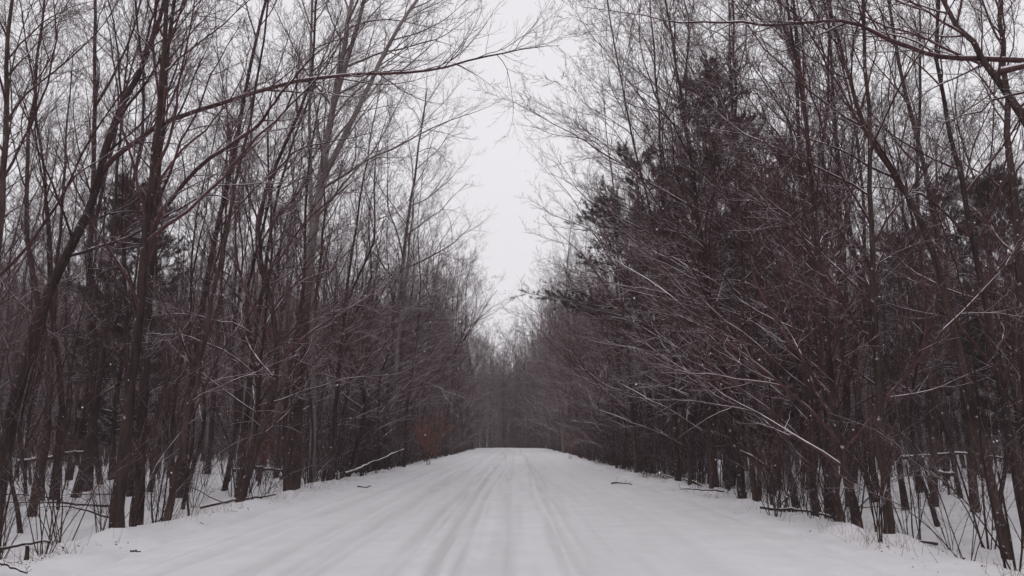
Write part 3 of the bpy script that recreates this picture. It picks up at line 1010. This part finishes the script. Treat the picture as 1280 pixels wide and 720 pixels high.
log('dead branch poking out of the snow at the bottom corner', [(-20, 702), (8, 704), (34, 716)], 8.8, 8.6, .03, 'fallen_branch', seed=9, twigs=3)
log('short broken stub standing in the snow of the near corner', [(33, 700), (34, 690), (34, 682)], 9.4, 9.4, .045, 'stump', snow=.8, seed=10)
log('tangled dead branch lying in the snow before the stout verge tree', [(252, 610), (285, 622), (318, 612), (345, 618)], 19.5, 19.8, .06, 'fallen_branch', seed=12, twigs=7)
log('dead branch bent low over the pine side verge, white with snow', [(905, 606), (880, 596), (850, 600)], 21, 21, .04, 'fallen_branch', seed=14, twigs=6)
log('small dark stick lying on the road shoulder before the nearest trunk', [(164, 683), (170, 682), (176, 684)], 10.2, 10.3, .022, 'fallen_branch', snow=0, seed=15)
log('small stick on the shoulder between stout verge tree and spreading crown tree', [(447, 604), (455, 602), (464, 602)], 24, 24, .04, 'fallen_branch', snow=.4, seed=16)
log('dark sticks lying at the pine side shoulder below the bare verge tree', [(764, 602), (775, 600), (790, 604)], 26, 25.5, .05, 'fallen_branch', snow=.5, seed=18, twigs=4)

# thin dead branches lying about under the trees
def litter_mesh(seed, L, r, nt_):
    rng = np.random.default_rng(seed)
    p = march(rng, np.zeros((1, 3)), np.array([[1., 0, .10]]), np.array([L]), 14, .09, -.16, bend=.4)
    rad = taper(np.array([r]), np.array([r * .2]), 14)
    a = MB(); a.tubes(p, rad, 7); snow_ridge(rng, a, p, rad, 1, .8, 5)
    b = MB(); ramify(rng, b, p, rad, [dict(n=nt_, t=(.2, .98), a=.7, l=.4, P=6, w=.1, up=.1, S=4, snow=1, rr=.009),
                                      dict(n=4, t=(.2, .98), a=.7, l=.5, P=4, w=.12, up=.1, S=3, rr=.007)], tw=.0025, snow=.8)
    return a.mesh('fallen_stem', [M_BARK, M_SNOW]), b.mesh('fallen_twigs', [M_TWIG, M_SNOW])


LITTER = [litter_mesh(700 + i, l, r, k) for i, (l, r, k) in enumerate([(2.6, .03, 7), (3.6, .045, 6), (1.8, .022, 9), (4.5, .05, 5)])]
LF = {}
rngL = np.random.default_rng(31)
for side in (-1, 1):
    n = 0
    while n < 11:
        y = 9 + 26 * rngL.random() ** 1.2; off = 1.2 + 7 * rngL.random()
        x = (XL - off) if side < 0 else (XR + off)
        q = project((x, y, 0))
        if q is None or not (0 < q[0] < 1280 and q[1] < 720): continue
        k = int(rngL.integers(4)); loc = (x, y, float(ground_z(x, y)) + .02); rz = rngL.random() * 6.28
        if off < 2.5: rz = PI / 2 * side * (1 if rngL.random() < .5 else -1) + rngL.normal(0, .5)
        s_ = rngL.uniform(.6, 1.0)
        if k in LF:
            o = copy_tree(LF[k], loc, rz, (s_,) * 3)
        else:
            o = link('fallen_branch', None); o.location = loc; o.rotation_euler = (0, 0, rz); o.scale = (s_,) * 3
            link('stem', LITTER[k][0], o); link('twigs', LITTER[k][1], o); LF[k] = o
        ln = ('short', 'long', 'twiggy', 'very long')[k]
        tag(o, f'{ln} dead branch half buried in snow under the trees {SIDE_TXT[side]}', 'branch', f'{ln} dead branches in the snow {SIDE_TXT[side]}')
        n += 1

mb = MB(); mb.quads(*grid(xs, ys, gz))
tag(link('ground', mb.mesh('ground', [M_GROUND])), kind='structure')

# dry stalks along the shoulders: nobody could count them
rngG = np.random.default_rng(12)
n = 2600
gy = 7 + 60 * rngG.random(n) ** 1.6; sd = rngG.choice([-1, 1], n)
cl = vnoise(gy * .9, sd * 3.0, 19)
keep = rngG.random(n) < cl ** 2 * 2.2
go = np.abs(rngG.normal(.25, .5, n)) + .05
gx = np.where(sd < 0, XL - go, XR + go)
gx, gy = gx[keep], gy[keep]; n = len(gx)
st = np.column_stack([gx, gy, ground_z(gx, gy) - .03])
mb = MB(); gl = rngG.uniform(.08, .42, n)
gp = march(rngG, st, rngG.normal(0, .35, (n, 3)) + np.array([0, 0, 1.]), gl, 4, .12, -.25)
mb.tubes(gp, taper(np.full(n, .0032), np.full(n, .0012), 4), 3)
tag(link('dry_grass', mb.mesh('dry_grass', [M_STRAW])), 'dry straw coloured stalks poking out of the snow along both shoulders', kind='stuff')

# fallen leaves and bark crumbs on the snow by the trunks
n = 2600
gy = 6.5 + 34 * rngG.random(n) ** 1.5; sd = rngG.choice([-1, 1], n)
go = np.abs(rngG.normal(0, 2.6, n)) - .25
gx = np.where(sd < 0, XL - go, XR + go)
keep = rngG.random(n) < .15 + 1.5 * vnoise(gx * .8, gy * .8, 23) ** 3
gx, gy = gx[keep], gy[keep]; n = len(gx)
c = np.column_stack([gx, gy, ground_z(gx, gy) + .012])
a = rngG.normal(0, 1, (n, 3)); a[:, 2] *= .35; a = norm(a); b = norm(np.cross(a, rngG.normal(0, .3, (n, 3)) + np.array([0, 0, 1.])))
l = rngG.uniform(.02, .06, (n, 1))
mb = MB(); mb.quads(np.stack([c, c + a * l * .5 + b * l * .35, c + a * l, c + a * l * .5 - b * l * .35], 1).reshape(-1, 3), np.arange(4 * n).reshape(-1, 4))
tag(link('leaf_litter', mb.mesh('leaf_litter', [M_LITTER], smooth=False)), 'brown leaf litter scattered on the snow under the trees', kind='stuff')

# snow in the air
n = 1500
fy = rngG.uniform(4.5, 28, n); fx = rngG.uniform(-.75, .75, n) * fy; fz = rngG.uniform(.2, 1, n) * (fy * .62 + 1)
mb = MB()
ico = np.array([(0, 0, 1), (1, 0, 0), (0, 1, 0), (-1, 0, 0), (0, -1, 0), (0, 0, -1)], float)
tri = np.array([(0, 1, 2), (0, 2, 3), (0, 3, 4), (0, 4, 1), (5, 2, 1), (5, 3, 2), (5, 4, 3), (5, 1, 4)])
rr = rngG.uniform(.003, .0068, n)
ctr = np.column_stack([fx, fy, fz])
ang = rngG.normal(0, 1, (n, 6, 3)) * .25
V = ctr[:, None] + (ico[None] + ang) * rr[:, None, None]
mb.tris(V[:, tri].reshape(-1, 3))
tag(link('falling_snow', mb.mesh('falling_snow', [M_SNOW], smooth=False)), 'snowflakes drifting down over the road', kind='stuff')

# ------------------------------------------------------------------ air
hz, nt, b = mat('snowy air')
nt.nodes.remove(b)
pv = nt.nodes.new('ShaderNodeVolumePrincipled')
pv.inputs['Color'].default_value = (.96, .865, .905, 1)
pv.inputs['Density'].default_value = .0007
pv.inputs['Anisotropy'].default_value = .2
nt.links.new(pv.outputs[0], nt.nodes['Material Output'].inputs['Volume'])
x0, x1, y0, y1, z0, z1 = -405, 405, -66, 606, -6.5, 26
V = np.array([(x, y, z) for x in (x0, x1) for y in (y0, y1) for z in (z0, z1)], float)
mb = MB(); mb.quads(V, np.array([(0, 1, 3, 2), (4, 6, 7, 5), (0, 4, 5, 1), (2, 3, 7, 6), (0, 2, 6, 4), (1, 5, 7, 3)]))
HAZE = tag(link('haze', mb.mesh('haze', [hz], smooth=False)), 'pale snowy air between the trees', kind='stuff')

# ------------------------------------------------------------------ light, sky, camera
SUN_EL, SUN_AZ = R(42), R(200)
wd = bpy.data.worlds.new('World'); SC.world = wd; wd.use_nodes = True
nt = wd.node_tree
bg = nt.nodes['Background']
sky = nt.nodes.new('ShaderNodeTexSky'); sky.sky_type = 'NISHITA'; sky.sun_disc = False
sky.sun_elevation = SUN_EL; sky.sun_rotation = SUN_AZ
sky.air_density = 1.5; sky.dust_density = 6
hs = nt.nodes.new('ShaderNodeHueSaturation'); hs.inputs['Saturation'].default_value = .12
nt.links.new(sky.outputs[0], hs.inputs['Color'])
tc = nt.nodes.new('ShaderNodeTexCoord')
nz = node(nt, 'ShaderNodeTexNoise', Scale=1.6, Detail=4.0, Roughness=.5)
nt.links.new(tc.outputs['Generated'], nz.inputs['Vector'])
cloud = ramp(nt, nz.outputs[0], .25, .8, (6.9, 6.75, 7.05, 1), (7.7, 7.55, 7.85, 1))
nt.links.new(mixc(nt, .93, hs.outputs[0], cloud), bg.inputs['Color'])
bg.inputs['Strength'].default_value = .12

sl = bpy.data.lights.new('sun', 'SUN'); sl.energy = .6; sl.angle = R(40); sl.color = (1, .97, .95)
so = link('sun', sl)
dv = Vector((math.sin(SUN_AZ) * math.cos(SUN_EL), math.cos(SUN_AZ) * math.cos(SUN_EL), math.sin(SUN_EL)))
so.rotation_euler = dv.to_track_quat('Z', 'Y').to_euler()
so.location = (0, -10, 25)

cd = bpy.data.cameras.new('camera'); co = link('camera', cd)
cd.sensor_width = 36; cd.lens = F / 1280 * 36; cd.clip_start = .05; cd.clip_end = 2000
co.matrix_world = Matrix.Translation(CAM) @ cam_rot.to_4x4()
SC.camera = co

SC.view_settings.view_transform = 'Standard'; SC.view_settings.look = 'None'
SC.view_settings.exposure = -.03; SC.view_settings.gamma = 1
SC.render.engine = 'CYCLES'
cy = SC.cycles
cy.max_bounces = 4; cy.diffuse_bounces = 3; cy.glossy_bounces = 1; cy.transmission_bounces = 0
cy.volume_bounces = 1; cy.transparent_max_bounces = 4
cy.use_denoising = True
cy.caustics_reflective = False; cy.caustics_refractive = False
